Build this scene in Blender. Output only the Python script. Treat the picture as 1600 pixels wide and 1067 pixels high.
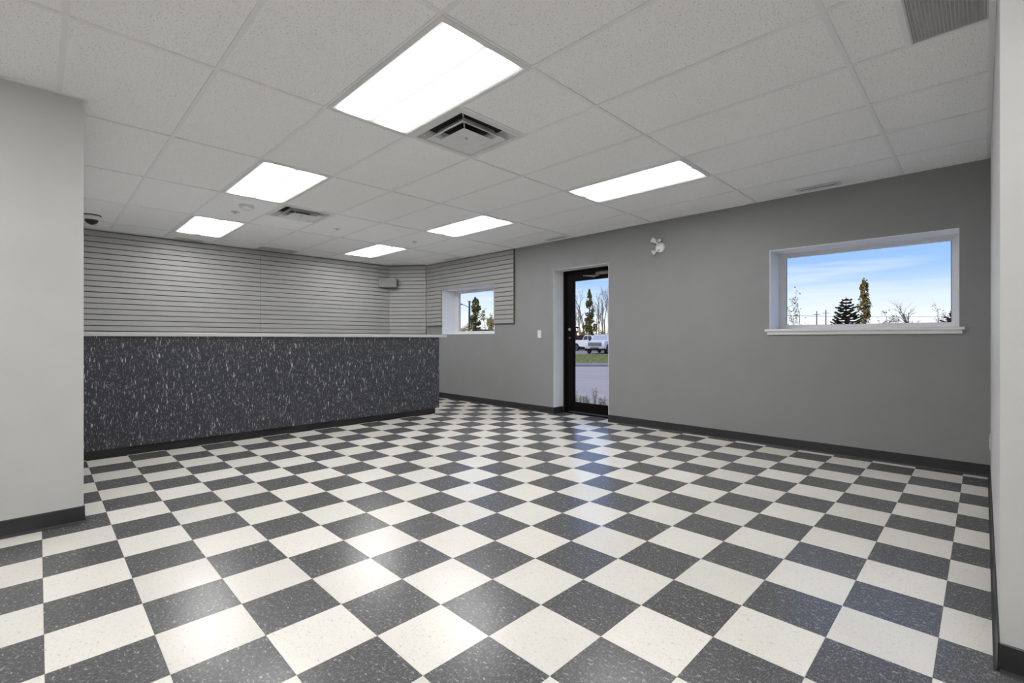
import bpy, math, random
from mathutils import Vector, Matrix
random.seed(7)
for o in list(bpy.data.objects): bpy.data.objects.remove(o)
SC = bpy.context.scene
COL = SC.collection

# ------------------------------------------------------------------ camera
CAM = Vector((-0.9302, -1.3408, 1.1442)); YAW = 0.7910; F = 738.64; CX = 790.11; CY = 529.75
cd = bpy.data.cameras.new('camera'); cam = bpy.data.objects.new('camera', cd); COL.objects.link(cam)
cam.location = CAM; cam.rotation_euler = (math.pi/2, 0, YAW - math.pi/2)
cd.sensor_fit = 'HORIZONTAL'; cd.sensor_width = 36; cd.lens = F*36/1600
cd.shift_x = (800-CX)/1600; cd.shift_y = (CY-533.5)/1600; cd.clip_start = 0.05; cd.clip_end = 800
SC.camera = cam
# ------------------------------------------------------------------ colour management
SC.view_settings.view_transform = 'Standard'; SC.view_settings.look = 'None'
SC.view_settings.gamma = 1; SC.view_settings.use_curve_mapping = False
SC.view_settings.exposure = 0.12
LAMP = 15.0          # radiance of the ceiling diffusers
SKY = 1.03
# ------------------------------------------------------------------ sky
W = bpy.data.worlds.new('sky'); SC.world = W; W.use_nodes = True
nt = W.node_tree; nt.nodes.clear()
def N(t, typ, **kw):
    n = t.nodes.new(typ)
    for k, v in kw.items(): setattr(n, k, v)
    return n
out = N(nt, 'ShaderNodeOutputWorld'); bg = N(nt, 'ShaderNodeBackground'); nt.links.new(bg.outputs[0], out.inputs[0])
tc = N(nt, 'ShaderNodeTexCoord'); sx = N(nt, 'ShaderNodeSeparateXYZ'); nt.links.new(tc.outputs['Generated'], sx.inputs[0])
ramp = N(nt, 'ShaderNodeValToRGB'); nt.links.new(sx.outputs[2], ramp.inputs[0])
cr = ramp.color_ramp; cr.elements[0].position = 0.0; cr.elements[0].color = (1.0, .80, .62, 1)
cr.elements[1].position = 1.0; cr.elements[1].color = (.42, .55, .88, 1)
for p, c in ((.02, (1.0, .92, .84)), (.04, (.90, .95, 1.0)), (.075, (.66, .80, 1.0)), (.12, (.36, .57, 1.0)), (.22, (.25, .45, 1.0))):
    e = cr.elements.new(p); e.color = (*c, 1)
mp = N(nt, 'ShaderNodeMapping'); mp.inputs['Scale'].default_value = (2.2, 2.2, 26); nt.links.new(tc.outputs['Generated'], mp.inputs[0])
nz = N(nt, 'ShaderNodeTexNoise'); nz.inputs['Scale'].default_value = 1.6; nz.inputs['Detail'].default_value = 5; nt.links.new(mp.outputs[0], nz.inputs[0])
cl = N(nt, 'ShaderNodeMapRange'); cl.inputs[1].default_value = .46; cl.inputs[2].default_value = .75; cl.inputs[4].default_value = .6; nt.links.new(nz.outputs[0], cl.inputs[0])
mx = N(nt, 'ShaderNodeMix', data_type='RGBA'); nt.links.new(cl.outputs[0], mx.inputs[0]); nt.links.new(ramp.outputs[0], mx.inputs[6]); mx.inputs[7].default_value = (.93, .95, 1, 1)
nt.links.new(mx.outputs[2], bg.inputs[0]); bg.inputs[1].default_value = SKY
# low soft sun from behind the building
sd = bpy.data.lights.new('sun', 'SUN'); sd.energy = 2.4; sd.angle = .2; sd.color = (1, .86, .68)
so = bpy.data.objects.new('sun', sd); COL.objects.link(so); so.rotation_euler = (0, math.radians(-62), math.radians(-35))

# ------------------------------------------------------------------ mesh helpers
class MB:
    def __init__(s): s.v = []; s.f = []
    def add(s, vs, fs):
        n = len(s.v); s.v += [tuple(v) for v in vs]; s.f += [tuple(i+n for i in f) for f in fs]; return s
    def box(s, x0, x1, y0, y1, z0, z1):
        return s.add([(x0,y0,z0),(x1,y0,z0),(x1,y1,z0),(x0,y1,z0),(x0,y0,z1),(x1,y0,z1),(x1,y1,z1),(x0,y1,z1)],
                     [(0,3,2,1),(4,5,6,7),(0,1,5,4),(1,2,6,5),(2,3,7,6),(3,0,4,7)])
    def tube(s, pts, rads, n=6, cap=True):
        rings = []
        for i, p in enumerate(pts):
            p = Vector(p); a = Vector(pts[max(i-1,0)]); b = Vector(pts[min(i+1,len(pts)-1)])
            d = (b-a); d = d.normalized() if d.length > 1e-9 else Vector((0,0,1))
            u = d.orthogonal().normalized() if abs(d.z) > .95 else d.cross(Vector((0,0,1))).normalized()
            w = d.cross(u); r = rads[i] if hasattr(rads, '__len__') else rads
            rings.append([p+(u*math.cos(2*math.pi*k/n)+w*math.sin(2*math.pi*k/n))*r for k in range(n)])
        vs = [v for r in rings for v in r]; fs = []
        for i in range(len(pts)-1):
            for k in range(n):
                fs.append((i*n+k, i*n+(k+1)%n, (i+1)*n+(k+1)%n, (i+1)*n+k))
        if cap: fs.append(tuple(range(n-1,-1,-1))); fs.append(tuple(range((len(pts)-1)*n, len(pts)*n)))
        return s.add(vs, fs)
    def lathe(s, prof, n=24, M=None):   # prof: (r, z)
        vs = []; fs = []
        for r, z in prof:
            for k in range(n):
                v = Vector((r*math.cos(2*math.pi*k/n), r*math.sin(2*math.pi*k/n), z)); vs.append(M @ v if M else v)
        for i in range(len(prof)-1):
            for k in range(n): fs.append((i*n+k, i*n+(k+1)%n, (i+1)*n+(k+1)%n, (i+1)*n+k))
        fs.append(tuple(range(n-1,-1,-1))); fs.append(tuple(range((len(prof)-1)*n, len(prof)*n)))
        return s.add(vs, fs)
    def prism(s, poly, y0, y1, M=None, s0=1, s1=1):   # poly in (x,z) extruded along y
        n = len(poly); vs = [Vector((x, y0, z)) for x, z in poly]+[Vector((x, y1, z)) for x, z in poly]
        if M: vs = [M @ v for v in vs]
        fs = [tuple(range(n)), tuple(range(2*n-1, n-1, -1))]+[(i, i+n, (i+1)%n+n, (i+1)%n) for i in range(n)]
        return s.add(vs, fs)
    def mesh(s, name):
        m = bpy.data.meshes.new(name); m.from_pydata(s.v, [], s.f); m.validate()
        import bmesh
        b = bmesh.new(); b.from_mesh(m); bmesh.ops.recalc_face_normals(b, faces=b.faces); b.to_mesh(m); b.free()
        return m
    def obj(s, name, mat, parent=None, smooth=False, bevel=0):
        m = s.mesh(name); m.materials.append(mat); return link(name, m, parent, smooth, bevel)
def link(name, m, parent=None, smooth=False, bevel=0):
    o = bpy.data.objects.new(name, m); COL.objects.link(o); o.parent = parent
    if smooth:
        for p in m.polygons: p.use_smooth = True
    if bevel:
        b = o.modifiers.new('bevel', 'BEVEL'); b.width = bevel; b.segments = 2; b.limit_method = 'ANGLE'
    return o
def tag(o, label, cat, group=None):
    o['label'] = label; o['category'] = cat
    if group: o['group'] = group
    return o
def thing(name, label, cat, loc=(0,0,0), rz=0, group=None):
    o = bpy.data.objects.new(name, None); COL.objects.link(o); o.location = loc; o.rotation_euler = (0,0,rz); o.empty_display_size = .1
    return tag(o, label, cat, group)
def struct(o): o['kind'] = 'structure'; return o
def sempty(name, loc=(0,0,0)):
    o = bpy.data.objects.new(name, None); COL.objects.link(o); o.location = loc; return struct(o)

# ------------------------------------------------------------------ materials
def mat(name, col, rough=.5, metal=0, spec=.5):
    m = bpy.data.materials.new(name); m.use_nodes = True
    p = m.node_tree.nodes['Principled BSDF']; p.inputs['Base Color'].default_value = (*col, 1)
    p.inputs['Roughness'].default_value = rough; p.inputs['Metallic'].default_value = metal; p.inputs['Specular IOR Level'].default_value = spec
    return m
def noise_tint(m, scale, lo, hi, stretch=(1,1,1), detail=4, bump=0, coord='pos'):
    t = m.node_tree; p = t.nodes['Principled BSDF']
    g = N(t, 'ShaderNodeNewGeometry') if coord == 'pos' else N(t, 'ShaderNodeTexCoord')
    mp = N(t, 'ShaderNodeMapping'); mp.inputs['Scale'].default_value = stretch
    t.links.new(g.outputs['Position'] if coord == 'pos' else g.outputs['Object'], mp.inputs[0])
    n = N(t, 'ShaderNodeTexNoise'); n.inputs['Scale'].default_value = scale; n.inputs['Detail'].default_value = detail
    t.links.new(mp.outputs[0], n.inputs[0])
    r = N(t, 'ShaderNodeValToRGB'); r.color_ramp.elements[0].position = .3; r.color_ramp.elements[1].position = .7
    r.color_ramp.elements[0].color = (*lo, 1); r.color_ramp.elements[1].color = (*hi, 1)
    t.links.new(n.outputs[0], r.inputs[0]); t.links.new(r.outputs[0], p.inputs['Base Color'])
    if bump:
        b = N(t, 'ShaderNodeBump'); b.inputs['Strength'].default_value = bump; b.inputs['Distance'].default_value = .002
        t.links.new(n.outputs[0], b.inputs['Height']); t.links.new(b.outputs[0], p.inputs['Normal'])
    return m
def paint(name, c, rough=.55):
    m = mat(name, c, rough, spec=.35)
    return noise_tint(m, 3.0, tuple(x*.97 for x in c), tuple(min(1, x*1.03) for x in c), detail=3)
M = {}
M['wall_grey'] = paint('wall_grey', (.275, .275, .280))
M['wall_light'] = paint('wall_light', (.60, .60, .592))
M['reveal'] = paint('reveal_white', (.86, .86, .86))
M['slat'] = noise_tint(mat('slat_grey', (.375,.375,.365), .42), 14, (.365,.365,.355), (.39,.39,.38), (.3,.3,3))
M['slat_back'] = mat('slat_groove', (.05,.05,.05), .7)
M['trimdark'] = mat('dark_trim', (.10,.10,.10), .5)
M['vinyl'] = noise_tint(mat('window_vinyl', (.78,.78,.78), .35), 20, (.76,.76,.76), (.8,.8,.8))
M['base'] = noise_tint(mat('baseboard_rubber', (.024,.024,.026), .42), 8, (.022,.022,.024), (.03,.03,.032))
M['tee'] = mat('ceiling_tee', (.86,.86,.86), .4)
M['metalwhite'] = noise_tint(mat('white_enamel', (.74,.74,.74), .35), 10, (.72,.72,.72), (.76,.76,.76))
M['plastic'] = mat('white_plastic', (.78,.78,.77), .35)
M['black'] = mat('black_void', (.02,.02,.02), .8)
M['bronze'] = noise_tint(mat('dark_bronze', (.004,.003,.002), .5, 0, .12), 12, (.003,.002,.0015), (.006,.004,.003))
M['steel'] = mat('brushed_steel', (.45,.43,.40), .35, .9)
M['smoked'] = mat('smoked_dome', (.02,.02,.02), .08)
M['counter_top'] = noise_tint(mat('countertop_laminate', (.5,.5,.5), .4), 90, (.48,.48,.48), (.54,.54,.54))
# glass: clear, faintly tinted sheet
def glass(name, tint=(1,1,1)):
    m = bpy.data.materials.new(name); m.use_nodes = True; t = m.node_tree; t.nodes.clear()
    o = N(t, 'ShaderNodeOutputMaterial'); a = N(t, 'ShaderNodeBsdfTransparent'); a.inputs[0].default_value = (*tint, 1)
    t.links.new(a.outputs[0], o.inputs[0])
    return m
M['glass'] = glass('window_glass', (.97,.985,.99))
# floor tiles: base + per-tile tint + chips
TS = .3048
def tile_mat(name, base, chip, chip_amt, rough, coat):
    m = mat(name, base, rough, 0, .42); t = m.node_tree; p = t.nodes['Principled BSDF']
    g = N(t, 'ShaderNodeNewGeometry')
    sc = N(t, 'ShaderNodeVectorMath', operation='SCALE'); sc.inputs['Scale'].default_value = 1/TS; t.links.new(g.outputs['Position'], sc.inputs[0])
    fl = N(t, 'ShaderNodeVectorMath', operation='FLOOR'); t.links.new(sc.outputs[0], fl.inputs[0])
    mz = N(t, 'ShaderNodeVectorMath', operation='MULTIPLY'); mz.inputs[1].default_value = (1,1,0); t.links.new(fl.outputs[0], mz.inputs[0])
    wn = N(t, 'ShaderNodeTexWhiteNoise', noise_dimensions='3D'); t.links.new(mz.outputs[0], wn.inputs[0])
    # chips, in streaks that turn with each tile
    off = N(t, 'ShaderNodeVectorMath', operation='MULTIPLY_ADD'); t.links.new(wn.outputs['Color'], off.inputs[0]); off.inputs[1].default_value = (37,37,0); t.links.new(g.outputs['Position'], off.inputs[2])
    cols = None
    for (sxy, rz, scale, th, w) in (((1,.40,1), .5, 95, .635, 1.0), ((.45,1,1), .3, 150, .60, .55), ((1,.5,1), .9, 60, .67, .8), ((.35,1,1), 1.2, 230, .55, .28)):
        mp = N(t, 'ShaderNodeMapping'); mp.inputs['Scale'].default_value = sxy; mp.inputs['Rotation'].default_value = (0,0,rz); t.links.new(off.outputs[0], mp.inputs[0])
        n = N(t, 'ShaderNodeTexNoise'); n.inputs['Scale'].default_value = scale; n.inputs['Detail'].default_value = 2; t.links.new(mp.outputs[0], n.inputs[0])
        r = N(t, 'ShaderNodeMapRange'); r.inputs[1].default_value = th; r.inputs[2].default_value = th+.05; r.inputs[4].default_value = w*chip_amt; t.links.new(n.outputs[0], r.inputs[0])
        if cols is None: cols = r
        else:
            a = N(t, 'ShaderNodeMath', operation='MAXIMUM'); t.links.new(cols.outputs[0], a.inputs[0]); t.links.new(r.outputs[0], a.inputs[1]); cols = a
    cn = N(t, 'ShaderNodeTexNoise'); cn.inputs['Scale'].default_value = 5; cn.inputs['Detail'].default_value = 4; t.links.new(off.outputs[0], cn.inputs[0])
    ad = N(t, 'ShaderNodeMath', operation='ADD'); t.links.new(wn.outputs['Value'], ad.inputs[0]); t.links.new(cn.outputs[0], ad.inputs[1])
    mr = N(t, 'ShaderNodeMapRange'); mr.inputs[2].default_value = 2; mr.inputs[3].default_value = .88; mr.inputs[4].default_value = 1.12; t.links.new(ad.outputs[0], mr.inputs[0])
    vb = N(t, 'ShaderNodeMix', data_type='RGBA', blend_type='MULTIPLY'); vb.inputs[0].default_value = 1; vb.inputs[6].default_value = (*base, 1); t.links.new(mr.outputs[0], vb.inputs[7])
    mxx = N(t, 'ShaderNodeMix', data_type='RGBA'); t.links.new(cols.outputs[0], mxx.inputs[0]); t.links.new(vb.outputs[2], mxx.inputs[6]); mxx.inputs[7].default_value = (*chip, 1)
    t.links.new(mxx.outputs[2], p.inputs['Base Color'])
    # worn wax: uneven gloss and a slight waviness
    rn = N(t, 'ShaderNodeTexNoise'); rn.inputs['Scale'].default_value = 3.2; rn.inputs['Detail'].default_value = 5; t.links.new(g.outputs['Position'], rn.inputs[0])
    rr = N(t, 'ShaderNodeMapRange'); rr.inputs[1].default_value = .3; rr.inputs[2].default_value = .7; rr.inputs[3].default_value = rough-.015; rr.inputs[4].default_value = rough+.02; t.links.new(rn.outputs[0], rr.inputs[0]); t.links.new(rr.outputs[0], p.inputs['Roughness'])
    return m
M['tile_light'] = tile_mat('floor_tile_cream', (.80,.775,.72), (.48,.45,.38), .55, .24, 0)
M['tile_dark'] = tile_mat('floor_tile_charcoal', (.088,.088,.092), (.44,.44,.43), .70, .24, 0)
M['grout'] = mat('subfloor', (.10,.09,.08), .8)
# ceiling tile: pinholes
def ctile():
    m = mat('acoustic_tile', (.95,.95,.945), .85, spec=.2); t = m.node_tree; p = t.nodes['Principled BSDF']
    g = N(t, 'ShaderNodeNewGeometry'); n = N(t, 'ShaderNodeTexNoise'); n.inputs['Scale'].default_value = 130; n.inputs['Detail'].default_value = 2; t.links.new(g.outputs['Position'], n.inputs[0])
    r = N(t, 'ShaderNodeValToRGB'); r.color_ramp.elements[0].position = .32; r.color_ramp.elements[1].position = .39
    r.color_ramp.elements[0].color = (.55,.55,.54,1); r.color_ramp.elements[1].color = (.95,.95,.945,1); t.links.new(n.outputs[0], r.inputs[0]); t.links.new(r.outputs[0], p.inputs['Base Color'])
    b = N(t, 'ShaderNodeBump'); b.inputs['Strength'].default_value = .25; b.inputs['Distance'].default_value = .002; t.links.new(n.outputs[0], b.inputs['Height']); t.links.new(b.outputs[0], p.inputs['Normal'])
    return m
M['ctile'] = ctile()
# lamp diffuser: two tubes glow through the prismatic lens
def diffuser_mat():
    m = bpy.data.materials.new('lamp_diffuser'); m.use_nodes = True; t = m.node_tree; t.nodes.clear()
    o = N(t, 'ShaderNodeOutputMaterial'); e = N(t, 'ShaderNodeEmission'); t.links.new(e.outputs[0], o.inputs[0])
    c = N(t, 'ShaderNodeTexCoord'); s = N(t, 'ShaderNodeSeparateXYZ'); t.links.new(c.outputs['Object'], s.inputs[0])
    # distance to nearest tube (x = +-0.13) -> glow
    ab = N(t, 'ShaderNodeMath', operation='ABSOLUTE'); t.links.new(s.outputs[0], ab.inputs[0])
    su = N(t, 'ShaderNodeMath', operation='SUBTRACT'); t.links.new(ab.outputs[0], su.inputs[0]); su.inputs[1].default_value = .135
    a2 = N(t, 'ShaderNodeMath', operation='ABSOLUTE'); t.links.new(su.outputs[0], a2.inputs[0])
    r = N(t, 'ShaderNodeMapRange', interpolation_type='SMOOTHSTEP'); r.inputs[1].default_value = .04; r.inputs[2].default_value = .128; r.inputs[3].default_value = 1.25; r.inputs[4].default_value = .060; t.links.new(a2.outputs[0], r.inputs[0])
    # tube ends
    ay = N(t, 'ShaderNodeMath', operation='ABSOLUTE'); t.links.new(s.outputs[1], ay.inputs[0])
    r2 = N(t, 'ShaderNodeMapRange', interpolation_type='SMOOTHSTEP'); r2.inputs[1].default_value = .50; r2.inputs[2].default_value = .60; r2.inputs[3].default_value = 1; r2.inputs[4].default_value = .85; t.links.new(ay.outputs[0], r2.inputs[0])
    mu = N(t, 'ShaderNodeMath', operation='MULTIPLY'); t.links.new(r.outputs[0], mu.inputs[0]); t.links.new(r2.outputs[0], mu.inputs[1])
    m2 = N(t, 'ShaderNodeMath', operation='MULTIPLY'); t.links.new(mu.outputs[0], m2.inputs[0]); m2.inputs[1].default_value = LAMP
    t.links.new(m2.outputs[0], e.inputs[1]); e.inputs[0].default_value = (1, .992, .985, 1)
    return m
M['diffuser'] = diffuser_mat()
# counter laminate: charcoal with pale vertical flecks
def laminate():
    m = mat('counter_laminate', (.03,.03,.036), .33); t = m.node_tree; p = t.nodes['Principled BSDF']
    g = N(t, 'ShaderNodeNewGeometry'); cur = None
    for sc, zs, th, w in ((95, .22, .635, .55), (70, .18, .655, 1.0), (170, .30, .60, .35)):
        mp = N(t, 'ShaderNodeMapping'); mp.inputs['Scale'].default_value = (1,1,zs); t.links.new(g.outputs['Position'], mp.inputs[0])
        n = N(t, 'ShaderNodeTexNoise'); n.inputs['Scale'].default_value = sc; n.inputs['Detail'].default_value = 1.5; t.links.new(mp.outputs[0], n.inputs[0])
        r = N(t, 'ShaderNodeMapRange'); r.inputs[1].default_value = th; r.inputs[2].default_value = th+.10; r.inputs[4].default_value = w; t.links.new(n.outputs[0], r.inputs[0])
        if cur is None: cur = r
        else:
            a = N(t, 'ShaderNodeMath', operation='MAXIMUM'); t.links.new(cur.outputs[0], a.inputs[0]); t.links.new(r.outputs[0], a.inputs[1]); cur = a
    x = N(t, 'ShaderNodeMix', data_type='RGBA'); t.links.new(cur.outputs[0], x.inputs[0]); x.inputs[6].default_value = (.036,.037,.047,1); x.inputs[7].default_value = (.58,.60,.62,1)
    t.links.new(x.outputs[2], p.inputs['Base Color']); return m
M['laminate'] = laminate()

# ------------------------------------------------------------------ room dimensions
ZC = 2.641; XW = 4.67; YB = 7.2; XL = -.728; YL = 2.62; YR = -1.38; XR = 1.42; XN = -3.2; YN = -4.0; XO = 5.05
W1 = (-1.194, .28, 1.243, 2.096); W2 = (4.596, 6.081, 1.235, 2.097); DR = (2.301, 3.281, 0, 2.2)

# floor
fl = struct(MB().box(XN-.1, XW+.36, YN-.1, YB+.1, -.12, -.003).obj('floor', M['grout']))
def proj(x, y, z):
    d = Vector((x, y, z))-CAM; c, s = math.cos(YAW), math.sin(YAW)
    dep = d.x*c+d.y*s
    if dep < .3: return None
    return CX+F*(d.x*s-d.y*c)/dep, CY-F*d.z/dep
def hidden(x, y):
    if x < XL and y > YL: return True
    if x > XR and y < YR: return True
    if y > YL:   # behind the left wall's edge
        t = (YL-CAM.y)/(y-CAM.y)
        if CAM.x+t*(x-CAM.x) < XL-.1: return True
    if y > 4.7:
        t = (4.62-CAM.y)/(y-CAM.y)
        if CAM.x+t*(x-CAM.x) < 3.3: return True
    return False
cells = []
for i in range(math.floor(XN/TS), math.ceil(XW/TS)):
    for j in range(math.floor(YN/TS), math.ceil(YB/TS)):
        x0, x1, y0, y1 = max(i*TS, XN), min((i+1)*TS, XW+.24 if DR[0]-TS < j*TS < DR[1] and i >= 15 else XW), max(j*TS, YN), min((j+1)*TS, YB)
        if i == 15: x1 = min(16*TS, XW+.005)
        if (x0 > XR and y1 <= YR) or (x1 <= XL and y0 > YL): continue
        q = [proj(a, b, 0) for a, b in ((x0,y0),(x1,y0),(x1,y1),(x0,y1))]; area = 0
        if all(q):
            cx_, cy_ = sum(p[0] for p in q)/4, sum(p[1] for p in q)/4
            if -60 < cx_ < 1660 and cy_ < 1120 and not hidden((x0+x1)/2, (y0+y1)/2):
                area = abs(sum(q[k][0]*q[(k+1)%4][1]-q[(k+1)%4][0]*q[k][1] for k in range(4)))/2
        cells.append((area, x0, x1, y0, y1, (i+j) % 2 == 0))
# the tile strip that runs into the doorway
for j in range(7, 11):
    y0, y1 = max(j*TS, DR[0]), min((j+1)*TS, DR[1]); cells.append((1, XW+.005, 4.877, y0, y1, (15+j) % 2 == 0)); cells.append((1, 4.877, 5.02, y0, y1, (16+j) % 2 == 0))
cells.sort(key=lambda c: -c[0])
GAP = .0005; th = {}
for k in (True, False):
    m = MB().box(-.5, .5, -.5, .5, -1, 0).mesh('tile'); m.materials.append(M['tile_light' if k else 'tile_dark']); th[k] = m
rest = {True: MB(), False: MB()}
for n, (a, x0, x1, y0, y1, k) in enumerate(cells):
    if n < 300:
        o = link('tile', th[k], fl); o.location = ((x0+x1)/2, (y0+y1)/2, 0); o.scale = (x1-x0-2*GAP, y1-y0-2*GAP, .003)
    else: rest[k].box(x0+GAP, x1-GAP, y0+GAP, y1-GAP, -.003, 0)
for k in (True, False):
    o = rest[k].obj('tiles', M['tile_light' if k else 'tile_dark'], fl); o['kind'] = 'stuff'

# walls
def wall_x(name, x0, x1, y0, y1, z0, z1, holes, m):
    ys = sorted({y0, y1, *[h[0] for h in holes], *[h[1] for h in holes]}); zs = sorted({z0, z1, *[h[2] for h in holes], *[h[3] for h in holes]})
    b = MB()
    for a in range(len(ys)-1):
        run = None
        for c in range(len(zs)-1):
            my, mz = (ys[a]+ys[a+1])/2, (zs[c]+zs[c+1])/2
            if not any(h[0] < my < h[1] and h[2] < mz < h[3] for h in holes): b.box(x0, x1, ys[a], ys[a+1], zs[c], zs[c+1])
    return struct(b.obj(name, m))
ZT = ZC+.06
wall_x('wall_right', XW, XO, YR-.2, YB+.2, -.1, ZT, [W1, W2, (DR[0], DR[1], -.003, DR[3])], M['wall_grey'])
struct(MB().box(XL, XW, YB, YB+.2, -.1, ZT).obj('wall_back', M['wall_grey']))
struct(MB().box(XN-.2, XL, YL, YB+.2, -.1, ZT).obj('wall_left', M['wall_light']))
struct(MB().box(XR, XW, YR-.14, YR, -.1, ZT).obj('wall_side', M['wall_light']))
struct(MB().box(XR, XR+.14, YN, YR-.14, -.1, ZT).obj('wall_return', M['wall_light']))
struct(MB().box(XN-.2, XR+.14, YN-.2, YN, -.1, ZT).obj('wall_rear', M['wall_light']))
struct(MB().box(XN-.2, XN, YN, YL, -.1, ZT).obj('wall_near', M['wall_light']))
CA, CB = (XW, 6.593), (4.167, YB)
struct(MB().add([(*CA,-.1),(*CB,-.1),(XW,YB,-.1),(*CA,ZT),(*CB,ZT),(XW,YB,ZT)], [(0,2,1),(3,4,5),(0,1,4,3),(1,2,5,4),(2,0,3,5)]).obj('wall_corner', M['wall_grey']))

# baseboards: cove profile
def baseboard(name, segs):
    b = MB()
    for (ax, ay, bx, by) in segs:
        d = Vector((bx-ax, by-ay, 0)); L = d.length; d.normalize(); n = Vector((-d.y, d.x, 0))
        prof = [(0,0),(.016,0),(.010,.004),(.006,.014),(.005,.098),(.002,.102),(0,.102)]
        vs = []
        for t in (0, L):
            for p, z in prof: vs.append(Vector((ax, ay, 0))+d*t+n*p+Vector((0,0,z)))
        k = len(prof); b.add(vs, [tuple(range(k)), tuple(range(2*k-1, k-1, -1))]+[(i, (i+1)%k, (i+1)%k+k, i+k) for i in range(k)])
    return struct(b.obj(name, M['base']))
baseboard('baseboard_right', [(XW, YR, XW, DR[0]), (XW, DR[1], XW, CA[1]), (4.90, DR[1], XW-.006, DR[1]), (XW-.006, DR[0], 4.90, DR[0])])
baseboard('baseboard_corner', [(*CA, *CB)])
baseboard('baseboard_back', [(CB[0], YB, XL, YB)])
baseboard('baseboard_left', [(XL+.006, YL, XN, YL), (XL, YB, XL, YL)])
baseboard('baseboard_side', [(XR, YR, XW, YR)])
baseboard('baseboard_return', [(XR, YN, XR, YR)])

# ceiling
ceil = struct(MB().box(XN-.2, XO, YN-.2, YB+.2, ZC+.06, ZC+.30).obj('ceiling', M['tee']))
GX = [.393+.6160*k for k in range(-6, 8)]; GY = [-.8213+1.23745*m for m in range(-3, 8)]
kx = lambda k: .393+.6160*k
my = lambda m: -.8213+1.23745*m
lights = [(0,1),(0,3),(0,5),(4,1),(4,3),(4,5),(-1,-1),(-4,1),(-4,-1)]  # last three are unseen panels, added to light the near walls
GRILLE = (1.640, 2.224, YR+.022, -1.083)
D1 = (kx(1), kx(2), my(2)-.6187, my(2)); D2 = (kx(1), kx(2), my(4), my(4)+.6187); D3 = (kx(2), kx(3), 6.88, YB)
special = [D1, D2, (kx(2), kx(3), YR, -1.083), D3]
regions = [(XN, XW, YR, YL), (XL, XW, YL, YB), (XN, XR, YN, YR)]
def inreg(x, y): return any(r[0]-1e-6 <= x <= r[1]+1e-6 and r[2]-1e-6 <= y <= r[3]+1e-6 for r in regions)
def inter(a, b):
    r = (max(a[0],b[0]), min(a[1],b[1]), max(a[2],b[2]), min(a[3],b[3]))
    return r if r[1]-r[0] > .004 and r[3]-r[2] > .004 else None
def minus(a, b):
    i = inter(a, b)
    if not i: return [a]
    res = [(a[0],a[1],a[2],i[2]), (a[0],a[1],i[3],a[3]), (a[0],i[0],i[2],i[3]), (i[1],a[1],i[2],i[3])]
    return [r for r in res if r[1]-r[0] > .004 and r[3]-r[2] > .004]
ctm = MB().box(-.5, .5, -.5, .5, 0, 1).mesh('ceiling_tile'); ctm.materials.append(M['ctile'])
tee_b = MB().box(-.5, .5, -.5, .5, 0, 1).mesh('tee'); tee_b.materials.append(M['tee'])
def unit(name, m, x0, x1, y0, y1, z0, z1, parent):
    o = link(name, m, parent); o.location = ((x0+x1)/2, (y0+y1)/2, z0); o.scale = (x1-x0, y1-y0, z1-z0); return o
for k in range(-6, 8):
    for m_ in range(-3, 7):
        if (k, m_) in lights: continue
        c = (kx(k), kx(k+1), my(m_), my(m_+1))
        if all(inreg(x, y) for x in c[:2] for y in c[2:]): ps = [c]
        else: ps = [i for i in (inter(c, r) for r in regions) if i]
        for s in special: ps = [q for p in ps for q in minus(p, s)]
        for p in ps: unit('ceiling_tile', ctm, p[0], p[1], p[2], p[3], ZC+.006, ZC+.02, ceil)
TW = .012
for m_ in range(-3, 8):
    y = my(m_)
    if y > YB or y < YN: continue
    a, b = (XN, XR) if y < YR else ((XN, XW) if y < YL else (XL, XW))
    unit('main_tee', tee_b, a, b, y-TW, y+TW, ZC, ZC+.03, ceil)
for k in range(-6, 8):
    x = kx(k)
    for m_ in range(-3, 7):
        ya, yb = my(m_)+TW, min(my(m_+1)-TW, YB)
        ya, yb = max(ya, YN if x < XR else YR), min(yb, YB if x > XL else YL)
        if x < XN or x > XW or yb-ya < .03 or not inreg(x, (ya+yb)/2): continue
        unit('cross_tee', tee_b, x-TW, x+TW, ya, yb, ZC+.0005, ZC+.03, ceil)
for nm, x0, x1, y0, y1 in (('cross_tee', kx(1)+TW, kx(2)-TW, D1[2]-TW, D1[2]+TW), ('cross_tee', kx(1)+TW, kx(2)-TW, D2[3]-TW, D2[3]+TW), ('cross_tee', kx(2)+TW, kx(3)-TW, -1.083, -1.083+2*TW)):
    unit(nm, tee_b, x0, x1, y0, y1, ZC+.0005, ZC+.03, ceil)
# wall angle where the ceiling meets the walls
wa = .022; t = MB()
t.box(XW-wa, XW, YR, YB, ZC-.002, ZC+.02).box(XL, XW, YB-wa, YB, ZC-.002, ZC+.02).box(XR, XW, YR, YR+wa, ZC-.002, ZC+.02)
t.box(XN, XL+wa, YL-wa, YL, ZC-.002, ZC+.02).box(XL, XL+wa, YL, YB, ZC-.002, ZC+.02)
struct(t.obj('trim_1', M['tee']))

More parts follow.
